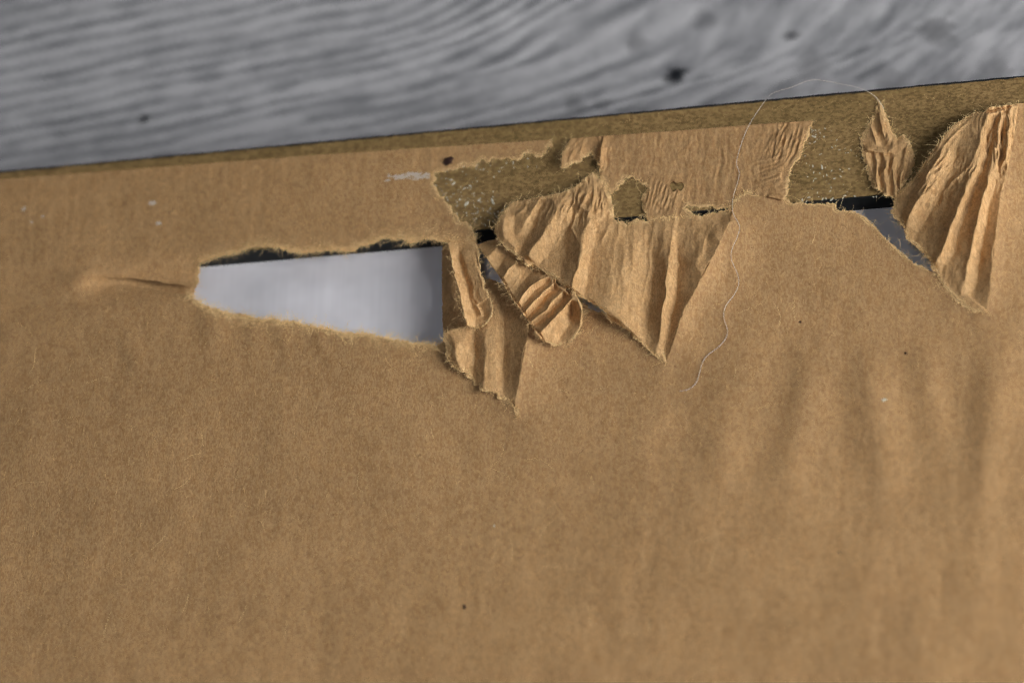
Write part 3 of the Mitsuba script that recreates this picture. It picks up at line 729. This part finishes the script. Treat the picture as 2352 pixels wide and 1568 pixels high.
# ------------------------------------------------------------------ fibres
def tubes(paths, radius):
    """Many thin three-sided tubes as one mesh; paths (n, k, 3)."""
    P = np.asarray(paths)
    n, k, _ = P.shape
    t = np.gradient(P, axis=1); t /= np.linalg.norm(t, axis=2, keepdims=True) + 1e-12
    a = np.cross(t, np.array([0.13, 0.21, 0.97])); a /= np.linalg.norm(a, axis=2, keepdims=True) + 1e-12
    b = np.cross(t, a)
    r = np.broadcast_to(np.asarray(radius, float).reshape(-1, 1), (n, k)).copy()
    r[:, -1] *= .4
    ang = np.arange(3) * 2 * np.pi / 3
    v = P[:, :, None] + r[:, :, None, None] * (np.cos(ang)[:, None] * a[:, :, None] + np.sin(ang)[:, None] * b[:, :, None])
    i, j, s = np.meshgrid(np.arange(n), np.arange(k - 1), np.arange(3), indexing='ij')
    o = i * k * 3
    q = np.stack([o + j * 3 + s, o + j * 3 + (s + 1) % 3, o + (j + 1) * 3 + (s + 1) % 3, o + (j + 1) * 3 + s], -1).reshape(-1, 4)
    return trimesh.Trimesh(v.reshape(-1, 3), np.vstack([q[:, [0, 1, 2]], q[:, [0, 2, 3]]]), process=False)


def curls(start, ang, length, rise, k=7, curl=0.9):
    n = len(start)
    turn = rng.normal(0, curl, (n, 1)) * np.linspace(0, 1, k)[None] + rng.normal(0, .35, (n, k)).cumsum(1) * .45
    d = ang[:, None] + turn
    step = (length / (k - 1))[:, None]
    x = np.cumsum(np.c_[np.zeros(n), (np.cos(d) * step)[:, 1:]], 1)
    y = np.cumsum(np.c_[np.zeros(n), (np.sin(d) * step)[:, 1:]], 1)
    z = rise[:, None] * np.linspace(0, 1, k)[None] ** 1.2
    return start[:, None] + np.stack([x, y, z], -1)


for key, torn, rel, poly in FUZZ:
    P, A = [], []
    for kind, t in torn:
        tt = np.gradient(t, axis=0); tt /= np.linalg.norm(tt, axis=1, keepdims=True) + 1e-9
        nn = np.stack([-tt[:, 1], tt[:, 0]], -1)
        m = len(t) // 2
        if poly.contains(shapely.Point(*(t[m] + nn[m] * 3))):
            nn = -nn
        cnt = int(len(t) * (8.0 if kind == 'T' else 1.3))
        i = rng.integers(0, len(t), cnt)
        q = t[i] + nn[i] * (rng.uniform(-9, 2.5, (cnt, 1)) if kind != 'T' else 2.5 - np.abs(rng.normal(0, 11, (cnt, 1))) * (.25 + 1.5 * meshkit.noise(np.stack([i / 13, i * 0., i * 0.], -1), 5)[:, None]))
        w0 = at(q[:, 0], q[:, 1], rel(q[:, 0], q[:, 1]) * MM - .03 * MM)
        q2 = q + nn[i] * 4
        w1 = at(q2[:, 0], q2[:, 1], rel(q[:, 0], q[:, 1]) * MM - .03 * MM)
        d = w1 - w0
        P.append(w0); A.append(np.arctan2(d[:, 1], d[:, 0]) + rng.normal(0, .65, cnt))
    P, A = np.vstack(P), np.concatenate(A)
    ln = np.clip(rng.lognormal(-.45, .6, len(P)), .15, 3.0) * MM
    mesh = tubes(curls(P, A, ln, rng.normal(.12, .18, len(P)) * ln), rng.uniform(.012, .026, len(P)) * MM)
    add(key + '__torn_fibres', mesh, 'fibre_light', True, kind='stuff')


def surface_fibres(n, lo, hi, seed_bias, rad):
    px, py = rng.uniform(-120, 2470, n), rng.uniform(330, 1680, n)
    ok = (py > rail_in(px) + 60) & shapely.contains_xy(FUZZ[0][3], px, py)
    px, py = px[ok], py[ok]
    s = at(px, py, 0 * px)
    ang = np.pi / 2 + rng.normal(0, .75, len(px))
    path = curls(s, ang, rng.uniform(lo, hi, len(px)) * MM, 0 * px, k=7, curl=.8)
    flat = path.reshape(-1, 3)
    for _ in range(2):
        ux, uy = to_px(flat)
        flat[:, 2] = main_height(ux, uy) * MM
    lift = (.012 + .05 * rng.random((len(px), 1)) ** 3 * np.linspace(0, 1, 7)[None]) * MM
    flat[:, 2] += np.broadcast_to(lift, (len(px), 7)).ravel()
    return tubes(flat.reshape(-1, 7, 3), rng.uniform(*rad, len(px)) * MM)


add('dust_cover__surface_fibres', surface_fibres(3800, .5, 2.0, 0, (.010, .024)), 'fibre_mid', True, kind='stuff')
add('dust_cover__surface_fibres_001', surface_fibres(1500, .4, 1.6, 0, (.010, .022)), 'fibre_dark', True, kind='stuff')


add('dust_cover__surface_fibres_002', surface_fibres(90, 2.5, 6.0, 0, (.014, .024)), 'fibre_light', True, kind='stuff')


# ------------------------------------------------------------------ small things
def blobs(spots, seed, flat=.35):
    """Irregular little lumps at (px, py, z mm, size mm, stretch, angle)."""
    r = np.random.default_rng(seed)
    out = []
    for px, py, z, size, st, an in spots:
        m = trimesh.creation.icosphere(subdivisions=1)
        v = m.vertices * (1 + r.normal(0, .18, (len(m.vertices), 1)))
        v = v * [size * st / 2, size / 2, size * flat / 2]
        c, s = math.cos(an), math.sin(an)
        v = np.stack([v[:, 0] * c - v[:, 1] * s, v[:, 0] * s + v[:, 1] * c, v[:, 2]], -1) * MM
        out.append(trimesh.Trimesh(v + at(px, py, z * MM), m.faces, process=False))
    return trimesh.util.concatenate(out)


def scatter(n, cx, cy, sx, sy, lo, hi, seed):
    r = np.random.default_rng(seed)
    return [(r.normal(cx, sx), r.normal(cy, sy), .02, r.uniform(lo, hi) * (2.2 if r.random() < .08 else 1), r.uniform(1, 2.6), r.uniform(0, 3.14)) for _ in range(n)]


E1P, E3P = Polygon(e1_edge + [(1137, 524), (1180, 470), (1300, 440), (1362, 397)]), Polygon([(1862, 290), (1980, 280), (1985, 360), (2010, 430), (2040, 452), (1820, 466), (1808, 440), (1840, 370)])
spots = [s for s in scatter(130, 1050, 450, 45, 45, .07, .20, 1) + scatter(70, 1120, 500, 30, 20, .07, .2, 2) + scatter(26, 1110, 385, 50, 8, .1, .25, 3) if E1P.contains(shapely.Point(s[0], s[1]))]
spots += [s for s in scatter(60, 1900, 390, 50, 40, .07, .2, 4) + scatter(24, 1872, 310, 12, 12, .07, .2, 5) + scatter(26, 1930, 455, 70, 5, .1, .26, 6) if E3P.contains(shapely.Point(s[0], s[1]))]
spots += [(1072, 468, .03, .55, 2.0, .9), (1100, 460, .03, .4, 1.6, .3)]
add('picture_frame__glue_residue', blobs(spots, 5), 'glue', 30, kind='stuff', label='white crumbs of dried glue on the bare rail')
rs = np.random.default_rng(33)
fx, fy = rs.uniform(0, 2352, 1500), rs.uniform(180, 500, 1500)
keep = np.array([E1P.contains(shapely.Point(a, b)) or E3P.contains(shapely.Point(a, b)) or (a < 2230 and 396 - .0885 * a < b < 400 - .078 * a) for a, b in zip(fx, fy)])
fx, fy = fx[keep], fy[keep]
add('picture_frame__stuck_fibres', tubes(curls(at(fx, fy, .02 * MM + 0 * fx), rs.uniform(0, 6.28, len(fx)), rs.uniform(.4, 1.8, len(fx)) * MM, .05 * MM + 0 * fx), rs.uniform(.012, .022, len(fx)) * MM), 'fibre_mid', True, kind='stuff')
r = np.random.default_rng(9)
smear = [(r.uniform(890, 985), 404 + r.normal(0, 4.0), .19, r.uniform(.15, .4), r.uniform(1.5, 3.5), .1) for _ in range(70)] + [(956, 400, .2, .7, 1.3, .4), (350, 466, .2, .9, 1.7, 0), (364, 513, .2, .7, 1.6, 0), (98, 497, .2, .5, 1, .3), (55, 480, .2, .6, 1.8, 1), (72, 510, .2, .5, 1, 1)]
add('dust_cover__chalk_smear', blobs(smear, 6, .12), 'chalk', 30, kind='stuff', label='whitish smear on the paper at the rail')


def mz(x, y):
    return float(main_height(np.array([x]), np.array([y]))[0])


for i, (px, py, size, st, an, mat, lab) in enumerate([
        (1030, 370, 1.6, 1.15, .3, 'dirt_dark', 'dark brown lump of dirt on the paper by the bare rail patch'),
        (1067, 1393, .75, .65, 0, 'dirt_dark', 'dark brown speck low in the middle of the sheet'),
        (1838, 739, .42, 1, 0, 'dirt_dark', 'tiny dark speck right of the thread end, above the middle'),
        (2080, 811, .50, 1, 0, 'dirt_dark', 'tiny dark speck below the right tear'),
        (2030, 918, .50, 1.6, .2, 'dirt_pale', 'tiny pale speck among the soft folds at lower right'),
        (1135, 1207, .32, 1.3, 1.0, 'dirt_pale', 'tiny white speck in the middle of the plain sheet'),
        (1928, 1268, .36, 1.2, .5, 'dirt_dark', 'tiny dark speck below the soft folds at the right')]):
    add('dirt_speck' + (f'_{i:03d}' if i else ''), blobs([(px, py, mz(px, py) + .08, size, st, an)], 20 + i, .5), mat, 40, label=lab, category='speck')

from scipy.interpolate import CubicSpline
TP = [(2030, 250, .9), (2010, 222, 2.5), (1975, 203, 4), (1920, 191, 5), (1866, 184, 5.5), (1825, 198, 5.5), (1780, 212, 5), (1755, 235, 4), (1722, 285, 2.2), (1703, 330, 1.0), (1692, 374, .7), (1698, 398, .5), (1690, 432, .6), (1682, 466, .8), (1686, 495, 1.4), (1698, 518, 2.0),
      (1692, 548, 1.9), (1679, 585, 1.3), (1690, 620, 1.1), (1697, 650, .9), (1684, 680, .8), (1666, 705, .7), (1664, 735, .6), (1671, 765, .5), (1652, 795, .4), (1625, 816, .35), (1611, 840, .35), (1603, 870, .3), (1588, 890, .3), (1560, 898, .3)]
tz = [p[2] for p in TP]
k = np.arange(len(TP))
cs = CubicSpline(k, np.array(TP))
q = cs(np.linspace(0, len(TP) - 1, 260))
zmin = main_height(q[:, 0], q[:, 1]) + .1
q[:, 2] = np.where(q[:, 1] > 470, np.maximum(q[:, 2], zmin), q[:, 2])
pp = at(q[:, 0], q[:, 1], q[:, 2] * MM)
add('thread', tubes(pp[None], np.array([.050 * MM])), 'lint', True, label='long curly white thread lying across the rail and the sheet', category='thread')
